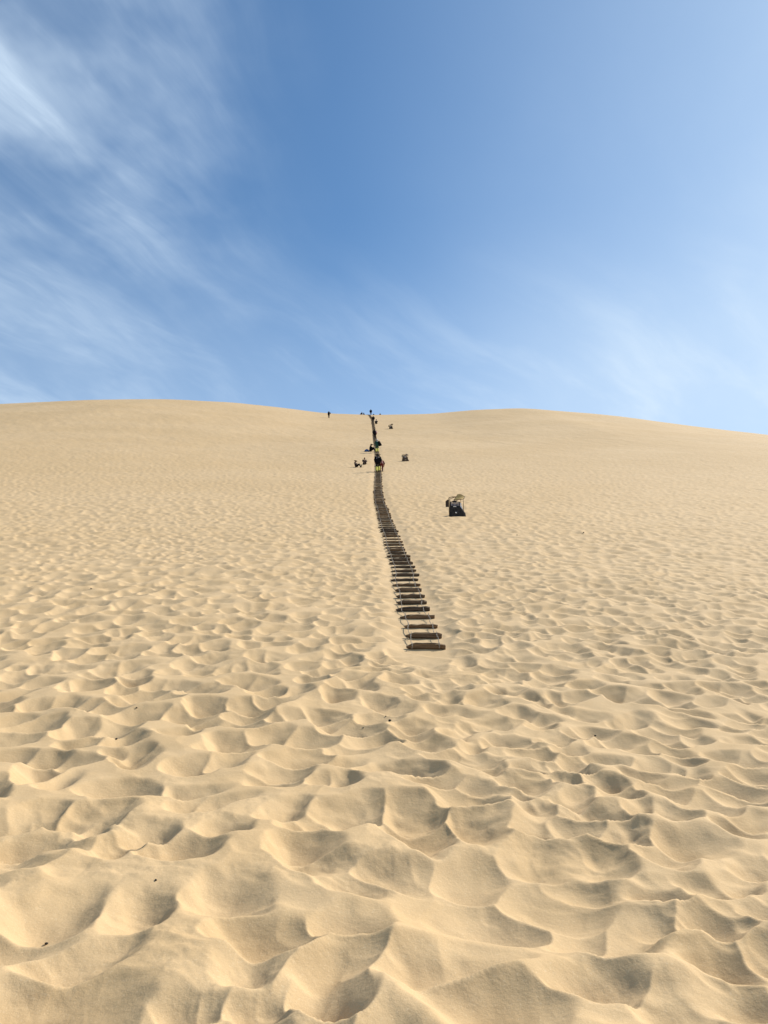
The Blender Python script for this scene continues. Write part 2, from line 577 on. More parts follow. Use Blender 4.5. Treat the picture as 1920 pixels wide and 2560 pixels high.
def plank_mesh(k):
    rnd = random.Random(100 + k)
    bm = bmesh.new()
    L = 0.64 + rnd.uniform(-0.045, 0.045)
    hgt = rnd.uniform(0.078, 0.122); dep = rnd.uniform(0.080, 0.105)
    ns = 8
    t = [0, 0.10, 0.24, 0.40, 0.56, 0.72, 0.88, 1.0]
    rings = []
    b1, b2, b3 = rnd.uniform(-1, 1), rnd.uniform(-1, 1), rnd.uniform(0, 6)
    for i, q in enumerate(t):
        x = (q - 0.5) * L
        taper = [0.30, 0.74, 1, 1.04, 1.04, 1, 0.95, 0.80][i]
        h = hgt * taper * (1 + rnd.uniform(-0.09, 0.09)); d = dep * (0.55 + 0.45 * taper) * (1 + rnd.uniform(-0.10, 0.10))
        zc = 0.010 * b1 * math.sin(q * 3.1 + b3) + (0.02 if i == 0 else 0)
        yc = 0.012 * b2 * math.sin(q * 4.0 + b3)
        sec = [(-0.50, 0.10), (-0.46, 0.78), (-0.20, 1.0), (0.28, 0.96), (0.52, 0.60), (0.46, 0.05), (0.0, -0.30)]
        ring = []
        for sy, sz in sec:
            ring.append(bm.verts.new((x + rnd.uniform(-0.008, 0.008), yc + sy * d + rnd.uniform(-0.005, 0.005),
                                      zc + sz * h + rnd.uniform(-0.005, 0.005))))
        rings.append(ring)
    m = len(rings[0])
    for a, b in zip(rings, rings[1:]):
        for j in range(m):
            bm.faces.new((a[j], a[(j + 1) % m], b[(j + 1) % m], b[j]))
    bm.faces.new(rings[0][::-1]); bm.faces.new(rings[-1])
    bmesh.ops.recalc_face_normals(bm, faces=bm.faces[:])
    return mesh_of(bm, 'plank', WOOD, smooth=False)


def build_ladder():
    lx0, ly0 = 0.655, 12.24
    base = Vector((lx0, ly0, zat(lx0, ly0)))
    root = thing('plank_ladder', 'long ladder of rough wooden planks strung on two ropes up the dune', 'ladder', base)
    ys = [12.24, 12.93, 13.70, 14.43, 15.10, 15.74, 16.37, 17.00, 17.63, 18.28, 18.90, 19.54, 20.17, 20.80, 21.40, 22.0, 22.6, 23.2]
    rnd = random.Random(5)
    while ys[-1] < 191.5:
        ys.append(ys[-1] + rnd.uniform(0.58, 0.66))
    ys = np.array(ys)
    xs = ladder_x(ys)
    zs = height(xs, ys)
    zs = np.convolve(np.pad(zs, 1, mode='reflect', reflect_type='odd'), [0.25, 0.5, 0.25], mode='valid')
    zl = height(xs - 0.25, ys); zr = height(xs + 0.25, ys)
    sl = (base_height(xs, ys + 0.6) - base_height(xs, ys - 0.6)) / 1.2
    variants = [plank_mesh(k) for k in range(12)]
    ropes = ([], [])
    for i, (x, y) in enumerate(zip(xs, ys)):
        roll = math.atan2(zr[i] - zl[i], 0.5) * 0.5
        zc = zs[i] + 0.010
        jx = rnd.uniform(-0.03, 0.03)
        M = (Matrix.Translation((x + jx, y, zc)) @ Matrix.Rotation(rnd.uniform(-0.05, 0.05) - 0.02, 4, 'Z')
             @ Matrix.Rotation(-roll + rnd.uniform(-0.02, 0.02), 4, 'Y') @ Matrix.Rotation(math.atan(sl[i]) * rnd.uniform(0.35, 0.8), 4, 'X'))
        o = put('plank', variants[rnd.randrange(12)], root)
        loc, rot, _ = (Matrix.Translation(-base) @ M).decompose()
        o.location = loc; o.rotation_euler = rot.to_euler()
        o.scale = (rnd.uniform(0.93, 1.05), rnd.uniform(0.85, 1.1), rnd.uniform(0.68, 0.90) if i < 18 else (rnd.uniform(0.48, 0.66) if y < 48 else rnd.uniform(0.32, 0.46)))
        for s, off in ((0, -0.225), (1, 0.205)):
            ropes[s].append((M @ Vector((off, -0.075, 0.060)), M @ Vector((off, 0.0, 0.055)), M @ Vector((off, 0.072, 0.035)), y))
    for s in (0, 1):
        bm = bmesh.new()
        pts = []
        R = ropes[s]
        for i, (f, t, b, y) in enumerate(R):
            if i > 0:
                pb = R[i - 1][2]
                mid = (pb + f) * 0.5
                if y < 45:
                    q1 = pb.lerp(f, 0.33); q2 = pb.lerp(f, 0.7)
                    for q, dz in ((q1, 0.03), (q2, 0.02)):
                        q.x += rnd.uniform(-0.02, 0.02)
                        q.z = max(q.z, zat(q.x, q.y) + 0.012 + dz * rnd.uniform(0.3, 1.0))
                        pts.append(q - base)
                else:
                    mid.z = max(mid.z, zat(mid.x, mid.y) + 0.02)
                    pts.append(mid - base)
            pts += [f - base, t - base, b - base]
        tube(bm, pts, 0.0065, 5)
        # a short loop where the rope comes out of each of the nearer planks
        for f, t, b, y in R[:45]:
            e = f - base
            tube(bm, [e + Vector((0.010, 0.03, 0.045)), e + Vector((0.010, -0.012, 0.022)), e + Vector((0.006, -0.020, -0.03)), e + Vector((0.0, -0.03, -0.055))], 0.006, 5)
        put('rope', mesh_of(bm, 'rope', ROPE), root)


build_ladder()


# ------------------------------------------------------------------ small canopied stands right of the ladder
def build_stand(x, y, label, dark, scale=1.0, rz=0.0, cloth=None, panel=None, canopy=None, tall=1.0):
    z = zat(x, y) + 0.035
    s = (zat(x, y + 0.4) - zat(x, y - 0.4)) / 0.8
    root = thing('canopy_stand', label, 'stand', (x, y, z), (0, 0, rz), scale, 'canopied stands right of the ladder')
    bam = plain('bamboo_brown', (0.20, 0.13, 0.06), 0.6, 0.3, 20)
    black = plain(dark[0], dark[1], 0.9, 0.4, 12, 0.1)
    crate_m = plain('dark_crate_wood', (0.022, 0.018, 0.018), 0.7, 0.3, 25)
    slat_m = plain('pale_grey_slat', (0.34, 0.31, 0.33), 0.7, 0.3, 25)
    can_m = canopy or plain('tan_canopy_board', (0.46, 0.32, 0.12), 0.7, 0.25, 9)
    pan_m = panel or plain('dark_brown_panel', (0.045, 0.030, 0.020), 0.7, 0.3, 9)
    clo_m = cloth or plain('pale_blue_cloth', (0.62, 0.68, 0.78), 0.8, 0.15, 9)
    # draped base: a body that widens to the ground on its right
    bm = bmesh.new()
    n = 9
    rows = []
    for k, (zz, x0, x1, y0, y1) in enumerate([(-0.16, -0.33, 0.37, -0.26, 0.30), (0.02, -0.325, 0.345, -0.25, 0.28), (0.14, -0.315, 0.28, -0.22, 0.25), (0.27, -0.305, 0.19, -0.19, 0.22), (0.36, -0.30, 0.15, -0.17, 0.20)]):
        ring = []
        for side in range(4):
            for q in range(n):
                t = q / n
                px, py = [(x0 + (x1 - x0) * t, y0), (x1, y0 + (y1 - y0) * t), (x1 + (x0 - x1) * t, y1), (x0, y1 + (y0 - y1) * t)][side]
                w = 0.012 * math.sin(t * 19 + k * 0.7 + side) * (1.2 - k * 0.2)
                px += w if side in (1, 3) else 0; py += w if side in (0, 2) else 0
                ring.append(bm.verts.new((px, py, zz)))
        rows.append(ring)
    for a, b in zip(rows, rows[1:]):
        for j in range(len(a)):
            bm.faces.new((a[j], a[(j + 1) % len(a)], b[(j + 1) % len(a)], b[j]))
    bm.faces.new(rows[-1])
    put('draped_base', mesh_of(bm, 'draped_base', black), root)
    bm = bmesh.new()
    box(bm, -0.06, -0.262, 0.045, 0.07, 0.012, 0.05, (0.15, 0, 0.2), 0.004)
    box(bm, -0.10, -0.185, 0.345, 0.13, 0.010, 0.03, (0.1, 0, 0.05), 0.003)
    put('paper_tag', mesh_of(bm, 'paper_tag', plain('white_paper', (0.75, 0.73, 0.70), 0.8, 0.08), False), root)
    # slatted crate on the base
    bm = bmesh.new()
    for zc in (0.385, 0.575):
        box(bm, -0.075, -0.10, zc, 0.43, 0.035, 0.032, bev=0.004)
        box(bm, -0.075, 0.16, zc, 0.43, 0.035, 0.032, bev=0.004)
    for xc in (-0.275, 0.125):
        for yc in (-0.10, 0.16):
            box(bm, xc, yc, 0.48, 0.034, 0.030, 0.16, bev=0.004)
        box(bm, xc, 0.03, 0.385, 0.030, 0.22, 0.030, bev=0.004); box(bm, xc, 0.03, 0.575, 0.030, 0.22, 0.030, bev=0.004)
    box(bm, -0.075, 0.03, 0.372, 0.37, 0.22, 0.01)
    box(bm, -0.075, 0.155, 0.48, 0.37, 0.012, 0.155)
    cr = put('crate', mesh_of(bm, 'crate', crate_m, False), root)
    bm = bmesh.new(); box(bm, 0, 0, 0, 0.030, 0.014, 0.158, bev=0.003)
    sm = mesh_of(bm, 'slat', slat_m, False)
    for i in range(6):
        put('slat', sm, cr, (-0.235 + i * 0.063, -0.112, 0.48))
    bm = bmesh.new()
    box(bm, -0.075, 0.03, 0.625, 0.16, 0.14, 0.066, bev=0.012)
    tube(bm, [(-0.19, 0.03, 0.645), (-0.10, 0.03, 0.672), (-0.02, 0.03, 0.665), (0.05, 0.03, 0.68)], 0.014, 6)
    put('box_lid', mesh_of(bm, 'box_lid', crate_m, False), root)
    # bent bamboo frame
    H = tall
    def frame(pts, r=0.018):
        b = bmesh.new(); tube(b, pts, r, 6)
        put('post', mesh_of(b, 'post', bam), root)
    frame([(-0.345, -0.12, -0.12), (-0.345, -0.12, 0.30), (-0.35, -0.12, 0.60), (-0.352, -0.11, 0.73 * H), (-0.33, -0.09, 0.78 * H), (-0.18, -0.04, 0.835 * H), (0.0, 0.0, 0.845 * H), (0.10, 0.02, 0.85 * H)])
    frame([(-0.285, 0.16, -0.10), (-0.285, 0.16, 0.50), (-0.28, 0.15, 0.79 * H), (-0.14, 0.12, 0.84 * H), (0.08, 0.06, 0.89 * H)], 0.016)
    frame([(0.295, -0.06, -0.14), (0.295, -0.06, 0.55), (0.30, -0.05, 0.75 * H)], 0.015)
    frame([(0.205, 0.16, -0.10), (0.205, 0.16, 0.5), (0.20, 0.04, 0.80 * H)], 0.014)
    # canopy board, tilted and sagging
    bm = bmesh.new()
    g = 6
    top = [[None] * (g + 1) for _ in range(g + 1)]; bot = [[None] * (g + 1) for _ in range(g + 1)]
    A, B, D, E = Vector((-0.14, -0.16, 0.65 * H)), Vector((0.29, -0.15, 0.69 * H)), Vector((0.39, 0.0, 0.84 * H)), Vector((0.06, 0.03, 0.965 * H))
    for i in range(g + 1):
        for j in range(g + 1):
            u, v = i / g, j / g
            p = (A * (1 - u) + B * u) * (1 - v) + (E * (1 - u) + D * u) * v
            p.z += 0.05 * math.sin(math.pi * u) * (0.5 + 0.5 * v) - 0.015 * math.sin(math.pi * v)
            top[i][j] = bm.verts.new(p + Vector((0, 0, 0.012))); bot[i][j] = bm.verts.new(p - Vector((0, 0, 0.012)))
    for i in range(g):
        for j in range(g):
            bm.faces.new((top[i][j], top[i + 1][j], top[i + 1][j + 1], top[i][j + 1]))
            bm.faces.new((bot[i][j], bot[i][j + 1], bot[i + 1][j + 1], bot[i + 1][j]))
    for k in range(g):
        for (a, b, c, d) in ((top[k][0], bot[k][0], bot[k + 1][0], top[k + 1][0]), (top[k + 1][g], bot[k + 1][g], bot[k][g], top[k][g]),
                             (top[0][k + 1], bot[0][k + 1], bot[0][k], top[0][k]), (top[g][k], bot[g][k], bot[g][k + 1], top[g][k + 1])):
            bm.faces.new((a, b, c, d))
    bmesh.ops.recalc_face_normals(bm, faces=bm.faces[:])
    put('canopy', mesh_of(bm, 'canopy', can_m, False), root)
    bm = bmesh.new()
    tube(bm, [A, B], 0.014, 6); tube(bm, [A, A.lerp(E, 0.5) + Vector((0, 0, -0.012)), E], 0.014, 6); tube(bm, [B, D], 0.014, 6); tube(bm, [E, E.lerp(D, 0.5) + Vector((0, 0, 0.05)), D], 0.014, 6)
    put('canopy_rim', mesh_of(bm, 'canopy_rim', bam), root)
    # side panel hung left of the frame
    bm = bmesh.new()
    prism(bm, [(-0.50, 0.34), (-0.368, 0.345), (-0.372, 0.67), (-0.395, 0.685), (-0.50, 0.61)], -0.14, -0.105)
    put('side_panel', mesh_of(bm, 'side_panel', pan_m, False), root)
    bm = bmesh.new()
    tube(bm, [(-0.40, -0.12, 0.60), (-0.345, -0.12, 0.60)], 0.009, 5); tube(bm, [(-0.40, -0.12, 0.40), (-0.345, -0.12, 0.40)], 0.009, 5)
    put('bracket', mesh_of(bm, 'bracket', bam), root)
    # cloth thrown over the right-hand shoulder of the base
    bm = bmesh.new()
    rows = []
    for i, (px, pz, w) in enumerate([(0.135, 0.52, 0.07), (0.185, 0.49, 0.10), (0.165, 0.40, 0.13), (0.205, 0.305, 0.15), (0.262, 0.215, 0.13)]):
        rows.append([bm.verts.new((px + 0.012 * math.sin(q * 2.1 + i), -0.06 + (q - 2) * w * 0.6, pz + 0.01 * math.sin(q * 1.7))) for q in range(5)])
    for a, b in zip(rows, rows[1:]):
        for j in range(4):
            bm.faces.new((a[j], a[j + 1], b[j + 1], b[j]))
    r = bmesh.ops.solidify(bm, geom=bm.faces[:], thickness=0.02)
    bmesh.ops.recalc_face_normals(bm, faces=bm.faces[:])
    put('cloth', mesh_of(bm, 'cloth', clo_m), root)
    return root


build_stand(3.30, 33.25, 'black draped stand with slatted crate, bent frame and tilted tan canopy, nearest of three', ('black_tarp', (0.034, 0.030, 0.027)), 1.02)
build_stand(2.36, 79.6, 'greyish brown stand with pale cloth side, halfway up right of the ladder', ('brown_tarp', (0.085, 0.060, 0.042)), 0.95, 0.35,
            cloth=plain('brown_cloth', (0.16, 0.11, 0.08)), panel=plain('grey_beige_panel', (0.30, 0.26, 0.18)), canopy=plain('dark_canopy', (0.06, 0.035, 0.018)), tall=0.90)
build_stand(1.41, 139.7, 'smallest dark stand with thin canopy, highest up right of the ladder', ('dark_tarp', (0.030, 0.022, 0.016)), 1.05, -0.2,
            cloth=plain('pale_sand_cloth', (0.40, 0.33, 0.25)), canopy=plain('dark_canopy', (0.06, 0.035, 0.018)))


# ------------------------------------------------------------------ people
SKIN = plain('skin', (0.36, 0.20, 0.13), 0.55, 0.08, 30, 0.35)
HAIR = plain('black_hair', (0.012, 0.010, 0.009), 0.5, 0.3, 40, 0.4)
CLOTH = {
    'black': plain('black_fabric', (0.006, 0.006, 0.008), 0.95, 0.35, 9, 0.08),
    'charcoal': plain('charcoal_fabric', (0.030, 0.028, 0.032), 0.8, 0.35, 9),
    'brown': plain('dark_brown_fabric', (0.050, 0.030, 0.024), 0.8, 0.35, 9),
    'navy': plain('navy_fabric', (0.014, 0.018, 0.035), 0.8, 0.3, 9),
    'green': plain('dark_green_fabric', (0.010, 0.050, 0.036), 0.75, 0.3, 9),
    'red': plain('dark_red_fabric', (0.095, 0.006, 0.008), 0.75, 0.3, 9),
    'lime': plain('lime_yellow_fabric', (0.62, 0.60, 0.11), 0.6, 0.10, 9),
    'white': plain('white_fabric', (0.74, 0.74, 0.76), 0.8, 0.08, 9),
    'pink': plain('dusty_pink_fabric', (0.50, 0.29, 0.30), 0.8, 0.15, 9),
    'blue': plain('blue_fabric', (0.022, 0.070, 0.20), 0.7, 0.2, 9),
    'sole': plain('black_rubber', (0.02, 0.02, 0.02), 0.7, 0.2, 9),
}


def capsule(bm, a, b, ra, rb, seg=10):
    a, b = Vector(a), Vector(b)
    d = b - a
    L = d.length
    if L < 1e-6:
        bmesh.ops.create_uvsphere(bm, u_segments=seg, v_segments=8, radius=max(ra, rb), matrix=Matrix.Translation(a)); return
    d.normalize()
    pts, rad = [], []
    for k in range(-3, 1):
        t = k / 3.0 * math.pi / 2
        pts.append(a + d * (ra * math.sin(t))); rad.append(max(ra * math.cos(t), ra * 0.05))
    for k in range(0, 4):
        t = k / 3.0 * math.pi / 2
        pts.append(b + d * (rb * math.sin(t))); rad.append(max(rb * math.cos(t), rb * 0.05))
    tube(bm, pts, rad, seg)


def fused(bm, name, mat, voxel=0.018, smooth=6, extra=None):
    """melt the pieces of one body or garment into one continuous surface"""
    me = bpy.data.meshes.new('tmp'); bm.to_mesh(me); bm.free()
    o = bpy.data.objects.new('tmp', me); C.objects.link(o)
    r = o.modifiers.new('r', 'REMESH'); r.mode = 'VOXEL'; r.voxel_size = voxel
    s = o.modifiers.new('s', 'SMOOTH'); s.iterations = smooth; s.factor = 0.5
    dg = bpy.context.evaluated_depsgraph_get()
    res = bpy.data.meshes.new_from_object(o.evaluated_get(dg))
    bpy.data.objects.remove(o); bpy.data.meshes.remove(me)
    if extra:
        b2 = bmesh.new(); b2.from_mesh(res); extra(b2); b2.to_mesh(res); b2.free()
    res.name = name
    res.materials.clear(); res.materials.append(mat)
    res.polygons.foreach_set('use_smooth', [True] * len(res.polygons))
    return res


def hand(bm, elbow, wrist, palm_to, side):
    """palm, four curled fingers of different lengths, thumb off the side"""
    w = Vector(wrist); f = (Vector(palm_to) - w).normalized()
    s = f.cross(Vector((0, 0, 1)))
    s = s.normalized() if s.length > 0.1 else Vector((1, 0, 0))
    n = s.cross(f).normalized()
    capsule(bm, w, w + f * 0.07, 0.030, 0.034, 8)
    for k, ln in enumerate((0.066, 0.076, 0.070, 0.054)):
        b = w + f * 0.085 + s * (k - 1.5) * 0.019
        tube(bm, [b - f * 0.02, b + f * ln * 0.45, b + f * ln * 0.80 - n * 0.012, b + f * ln - n * 0.030], [0.0105, 0.0095, 0.009, 0.007], 5)
    t = w + f * 0.03 - s * 0.028 * side
    tube(bm, [t, t + f * 0.03 - s * 0.022 * side, t + f * 0.058 - s * 0.020 * side - n * 0.01], [0.013, 0.011, 0.008], 5)


POSES = {}
# joints: pelvis, chest, neck, head, then left/right shoulder, elbow, wrist, hip, knee, ankle, toe
POSES['climb'] = dict(pe=(0, .02, .93), ch=(0, .13, 1.28), ne=(0, .17, 1.46), he=(0, .20, 1.585),
    sh=((-.19, .13, 1.40), (.19, .13, 1.40)), el=((-.29, .08, 1.15), (.29, .06, 1.16)), wr=((-.25, .26, 1.00), (.26, .22, .98)),
    hi=((-.10, .02, .90), (.10, .02, .90)), kn=((-.11, .08, .48), (.12, .26, .58)), an=((-.11, -.02, .08), (.12, .20, .19)), to=((-.13, .15, .06), (.14, .36, .19)))
POSES['stand'] = dict(pe=(0, 0, .94), ch=(0, .02, 1.28), ne=(0, .02, 1.47), he=(0, .04, 1.60),
    sh=((-.19, .02, 1.42), (.19, .02, 1.42)), el=((-.23, 0, 1.14), (.38, .10, 1.20)), wr=((-.20, .10, .90), (.50, .16, 1.44)),
    hi=((-.09, 0, .91), (.09, 0, .91)), kn=((-.09, .04, .50), (.10, .05, .50)), an=((-.09, 0, .08), (.11, 0, .08)), to=((-.10, .17, .05), (.12, .17, .05)))
POSES['bend'] = dict(pe=(0, -.02, .86), ch=(0, .22, 1.12), ne=(0, .33, 1.24), he=(0, .41, 1.33),
    sh=((-.18, .27, 1.20), (.18, .27, 1.20)), el=((-.28, .25, .95), (.30, .22, .97)), wr=((-.24, .44, .82), (.25, .40, .80)),
    hi=((-.10, -.01, .84), (.10, -.01, .84)), kn=((-.11, .14, .46), (.12, .28, .54)), an=((-.11, -.02, .08), (.12, .20, .18)), to=((-.13, .15, .06), (.14, .36, .18)))
POSES['sit'] = dict(pe=(0, 0, .13), ch=(0, .03, .46), ne=(0, .06, .65), he=(0, .10, .78),
    sh=((-.19, .03, .58), (.19, .03, .58)), el=((-.27, .20, .37), (.27, .22, .38)), wr=((-.12, .40, .37), (.12, .40, .38)),
    hi=((-.10, .04, .13), (.10, .04, .13)), kn=((-.15, .40, .36), (.15, .42, .37)), an=((-.13, .62, -.06), (.14, .63, -.06)), to=((-.14, .78, -.06), (.15, .79, -.06)))
POSES['lean'] = dict(pe=(0, 0, .13), ch=(0, -.10, .44), ne=(0, -.10, .63), he=(0, -.06, .76),
    sh=((-.19, -.10, .56), (.19, -.10, .56)), el=((-.32, -.22, .33), (.26, .10, .36)), wr=((-.34, -.26, .08), (.18, .32, .33)),
    hi=((-.10, .04, .13), (.10, .04, .13)), kn=((-.14, .36, .40), (.14, .46, .24)), an=((-.14, .60, -.02), (.15, .86, -.08)), to=((-.15, .76, -.03), (.16, .98, .02)))


def build_person(label, pose, x, y, rz=0.0, jacket='black', trousers='black', gaiters=None, hat=None, bulk=1.0,
                 scale=1.0, patches=False, slim=False, collar=None, backpack=None, sink=0.0, group=None, voxel=0.02, z=None, sleeve=None):
    P = POSES[pose]
    root = thing('person', label, 'person', (x, y, (zat(x, y) if z is None else z) - sink), (0, 0, rz), scale, group)
    V = Vector
    # body
    bm = bmesh.new()
    capsule(bm, P['pe'], V(P['pe']).lerp(V(P['ch']), .5), .125, .115); capsule(bm, V(P['pe']).lerp(V(P['ch']), .5), P['ch'], .115, .14)
    capsule(bm, P['sh'][0], P['sh'][1], .07, .07); capsule(bm, P['ch'], P['ne'], .10, .055); capsule(bm, P['ne'], P['he'], .052, .06)
    hc = V(P['he'])
    capsule(bm, hc + V((0, -.012, .02)), hc + V((0, .018, -.035)), .098, .074, 14)
    capsule(bm, hc + V((0, .085, -.005)), hc + V((0, .103, -.028)), .011, .016, 6)      # nose
    for sx in (-1, 1):
        capsule(bm, hc + V((sx * .092, -.005, .005)), hc + V((sx * .088, -.005, -.03)), .016, .011, 6)   # ears
    for s in (0, 1):
        capsule(bm, P['sh'][s], P['el'][s], .052, .042); capsule(bm, P['el'][s], P['wr'][s], .041, .029)
        capsule(bm, P['hi'][s], P['kn'][s], .085, .058); capsule(bm, P['kn'][s], P['an'][s], .056, .038)
        capsule(bm, P['an'][s], P['to'][s], .042, .032)

    def hands(b):
        for s in (0, 1):
            w = V(P['wr'][s]); d = (w - V(P['el'][s])).normalized()
            hand(b, P['el'][s], w, w + d, 1 if s == 0 else -1)
    put('body', fused(bm, 'body', SKIN, voxel, 3, hands), root)
    bm = bmesh.new()
    for sx in (-1, 1):
        bmesh.ops.create_uvsphere(bm, u_segments=8, v_segments=6, radius=.011, matrix=Matrix.Translation(hc + V((sx * .034, .080, .012))))
    put('eyes', mesh_of(bm, 'eyes', HAIR), root)
    bm = bmesh.new()
    capsule(bm, hc + V((-.022, .083, -.058)), hc + V((.022, .083, -.058)), .006, .006, 6)
    put('mouth', mesh_of(bm, 'mouth', plain('lips', (0.28, 0.10, 0.08), 0.5, 0.1)), root)
    # hair under the hat
    bm = bmesh.new()
    capsule(bm, hc + V((0, -.022, .030)), hc + V((0, -.040, -.030)), .103, .082, 14)
    put('hair', fused(bm, 'hair', HAIR, .016, 3), root)
    # jacket
    bm = bmesh.new()
    k = bulk
    lo = V(P['pe']) + (V(P['pe']) - V(P['ch'])).normalized() * .06
    capsule(bm, lo, V(P['ch']), .155 * k, .165 * k); capsule(bm, V(P['ch']), V(P['ch']).lerp(V(P['ne']), .6), .165 * k, .085)
    for s, sx in ((0, -1), (1, 1)):
        capsule(bm, lo + V((sx * .05 * k, 0, 0)), V(P['ch']) + V((sx * .045 * k, 0, 0)), .125 * k, .13 * k)
        capsule(bm, V(P['ch']), P['sh'][s], .13 * k, .088 * k)
        capsule(bm, P['sh'][s], P['el'][s], .085 * k, .072 * k); capsule(bm, P['el'][s], V(P['el'][s]).lerp(V(P['wr'][s]), .92), .070 * k, .052 * k)
    put('jacket', fused(bm, 'jacket', CLOTH[jacket], voxel, 4), root)
    # trousers
    bm = bmesh.new()
    capsule(bm, P['hi'][0], P['hi'][1], .128 * k, .128 * k)
    for s in (0, 1):
        capsule(bm, P['hi'][s], P['kn'][s], .112, .082); capsule(bm, P['kn'][s], V(P['kn'][s]).lerp(V(P['an'][s]), .93), .080, .062)
    put('trousers', fused(bm, 'trousers', CLOTH[trousers], voxel, 4), root)
    for s in (0, 1):
        kn, an, to = V(P['kn'][s]), V(P['an'][s]), V(P['to'][s])
        if gaiters:
            bm = bmesh.new()
            capsule(bm, kn.lerp(an, .16), kn.lerp(an, .6), .098, .100); capsule(bm, kn.lerp(an, .6), an, .100, .082)
            capsule(bm, an, to, .070, .058)
            put('gaiter', fused(bm, 'gaiter', CLOTH[gaiters], .016, 3), root)
        bm = bmesh.new()
        capsule(bm, an + V((0, -.03, -.025)), to + V((0, 0, -.012)), .060, .052)
        put('shoe', fused(bm, 'shoe', CLOTH['sole'], .014, 3), root)
    if hat:
        bm = bmesh.new()
        capsule(bm, hc + V((0, -.008, .055)), hc + V((0, -.010, .085)), .112, .088, 14)
        if hat[1] == 'brim':
            prof = [(.105, .052), (.17, .040), (.205, .060), (.205, .074), (.16, .058), (.10, .075)]
            rings = []
            for q in range(18):
                a = 2 * math.pi * q / 18
                rings.append([bm.verts.new(hc + V((r * math.cos(a) * (1.12 + .10 * abs(math.cos(a))), r * math.sin(a), zz + .045 * abs(math.cos(a)) ** 2 * (r > .15)))) for r, zz in prof])
            m = len(prof)
            for q in range(18):
                a, b = rings[q], rings[(q + 1) % 18]
                for j in range(m):
                    bm.faces.new((a[j], b[j], b[(j + 1) % m], a[(j + 1) % m]))
            bmesh.ops.recalc_face_normals(bm, faces=bm.faces[:])
        elif hat[1] == 'cap':
            capsule(bm, hc + V((0, .09, .055)), hc + V((0, .155, .045)), .062, .055, 10)
        put('hat', fused(bm, 'hat', CLOTH[hat[0]], .012, 2), root)
    if collar:
        bm = bmesh.new()
        ne = V(P['ne'])
        for q in range(10):
            a, b = 2 * math.pi * q / 10, 2 * math.pi * (q + 1) / 10
            capsule(bm, ne + V((.10 * math.cos(a), .09 * math.sin(a), -.01 + .02 * math.sin(3 * a))), ne + V((.10 * math.cos(b), .09 * math.sin(b), -.01 + .02 * math.sin(3 * b))), .045, .045, 8)
        put('scarf', fused(bm, 'scarf', CLOTH[collar], .016, 3), root)
    if sleeve:
        bm = bmesh.new()
        capsule(bm, V(P['sh'][1]).lerp(V(P['el'][1]), .25), P['el'][1], .092 * k, .082 * k); capsule(bm, P['el'][1], V(P['el'][1]).lerp(V(P['wr'][1]), .6), .080 * k, .066 * k)
        put('sleeve', fused(bm, 'sleeve', CLOTH[sleeve], .016, 3), root)
    if patches:
        ch = V(P['ch'])
        for dx, dz, w, h in ((-.07, .075, .055, .045), (.09, .065, .050, .060), (-.10, -.055, .045, .028)):
            bm = bmesh.new(); box(bm, 0, 0, 0, w, .014, h, bev=.004)
            put('reflective_patch', mesh_of(bm, 'reflective_patch', CLOTH['white'], False), root, ch + V((dx, -.155 * k, dz)), (-.25, 0, 0))
    if backpack:
        bm = bmesh.new(); ch = V(P['ch'])
        capsule(bm, ch + V((-.07, -.20, -.22)), ch + V((-.06, -.20, .08)), .09, .08); capsule(bm, ch + V((.07, -.20, -.22)), ch + V((.06, -.20, .08)), .09, .08)
        capsule(bm, ch + V((-.05, -.27, -.17)), ch + V((.05, -.27, -.17)), .06, .06)
        for sx in (-1, 1):
            tube(bm, [ch + V((sx * .09, -.16, .10)), ch + V((sx * .10, -.02, .19)), ch + V((sx * .10, .15, .08)), ch + V((sx * .10, .15, -.12)), ch + V((sx * .10, -.10, -.22))], .02, 6)
        put('backpack', fused(bm, 'backpack', CLOTH[backpack], voxel, 3), root)
    return root


CL = 'people climbing the plank ladder'
SI = 'people sitting on the sand beside the ladder'
CR = 'people on the dune crest'
build_person('person in black with wide-brimmed hat and lime gaiters, lowest climber on the ladder', 'climb', ladder_x(66.4) - 0.02, 66.3,
             jacket='black', trousers='black', gaiters='lime', hat=('black', 'brim'), bulk=1.22, patches=True, sink=-.10, group=CL)
build_person('person in dark red bending forward at the right elbow of the lowest climber', 'bend', ladder_x(66.9) + 0.31, 67.0,
             jacket='red', trousers='red', hat=('red', 'cap'), scale=.92, sink=0, group=CL)
build_person('person in dark green jacket with white scarf and yellow gaiters, climbing behind lowest climber', 'climb', ladder_x(89.5) + 0.06, 89.5,
             jacket='green', trousers='green', gaiters='lime', hat=('white', 'cap'), collar='white', sink=-.10, group=CL)
build_person('person in black with one pink sleeve climbing just above the green jacket', 'climb', ladder_x(112.5) - 0.02, 112.5,
             jacket='black', trousers='black', hat=('black', 'cap'), sleeve='pink', bulk=1.25, sink=-.10, group=CL)
build_person('person in black alone high on the ladder just below the crest', 'climb', ladder_x(158) + 0.10, 158,
             jacket='black', trousers='black', hat=('black', 'cap'), bulk=1.1, sink=-.10, group=CL)
build_person('person in black sitting with a blue bag close left of the ladder', 'sit', -1.72, 91.0, -1.75,
             jacket='black', trousers='black', hat=('black', 'cap'), scale=1.05, group=SI)
build_person('person in brown leaning back on one arm, lower left of two sitters', 'lean', -2.80, 72.6, -2.2,
             jacket='brown', trousers='black', hat=('brown', 'brim'), scale=.80, group=SI)
build_person('person in brown hugging knees, upper right of two sitters left of ladder', 'sit', -2.06, 75.8, 3.3,
             jacket='brown', trousers='brown', hat=('black', 'cap'), bulk=1.15, scale=.80, group=SI)
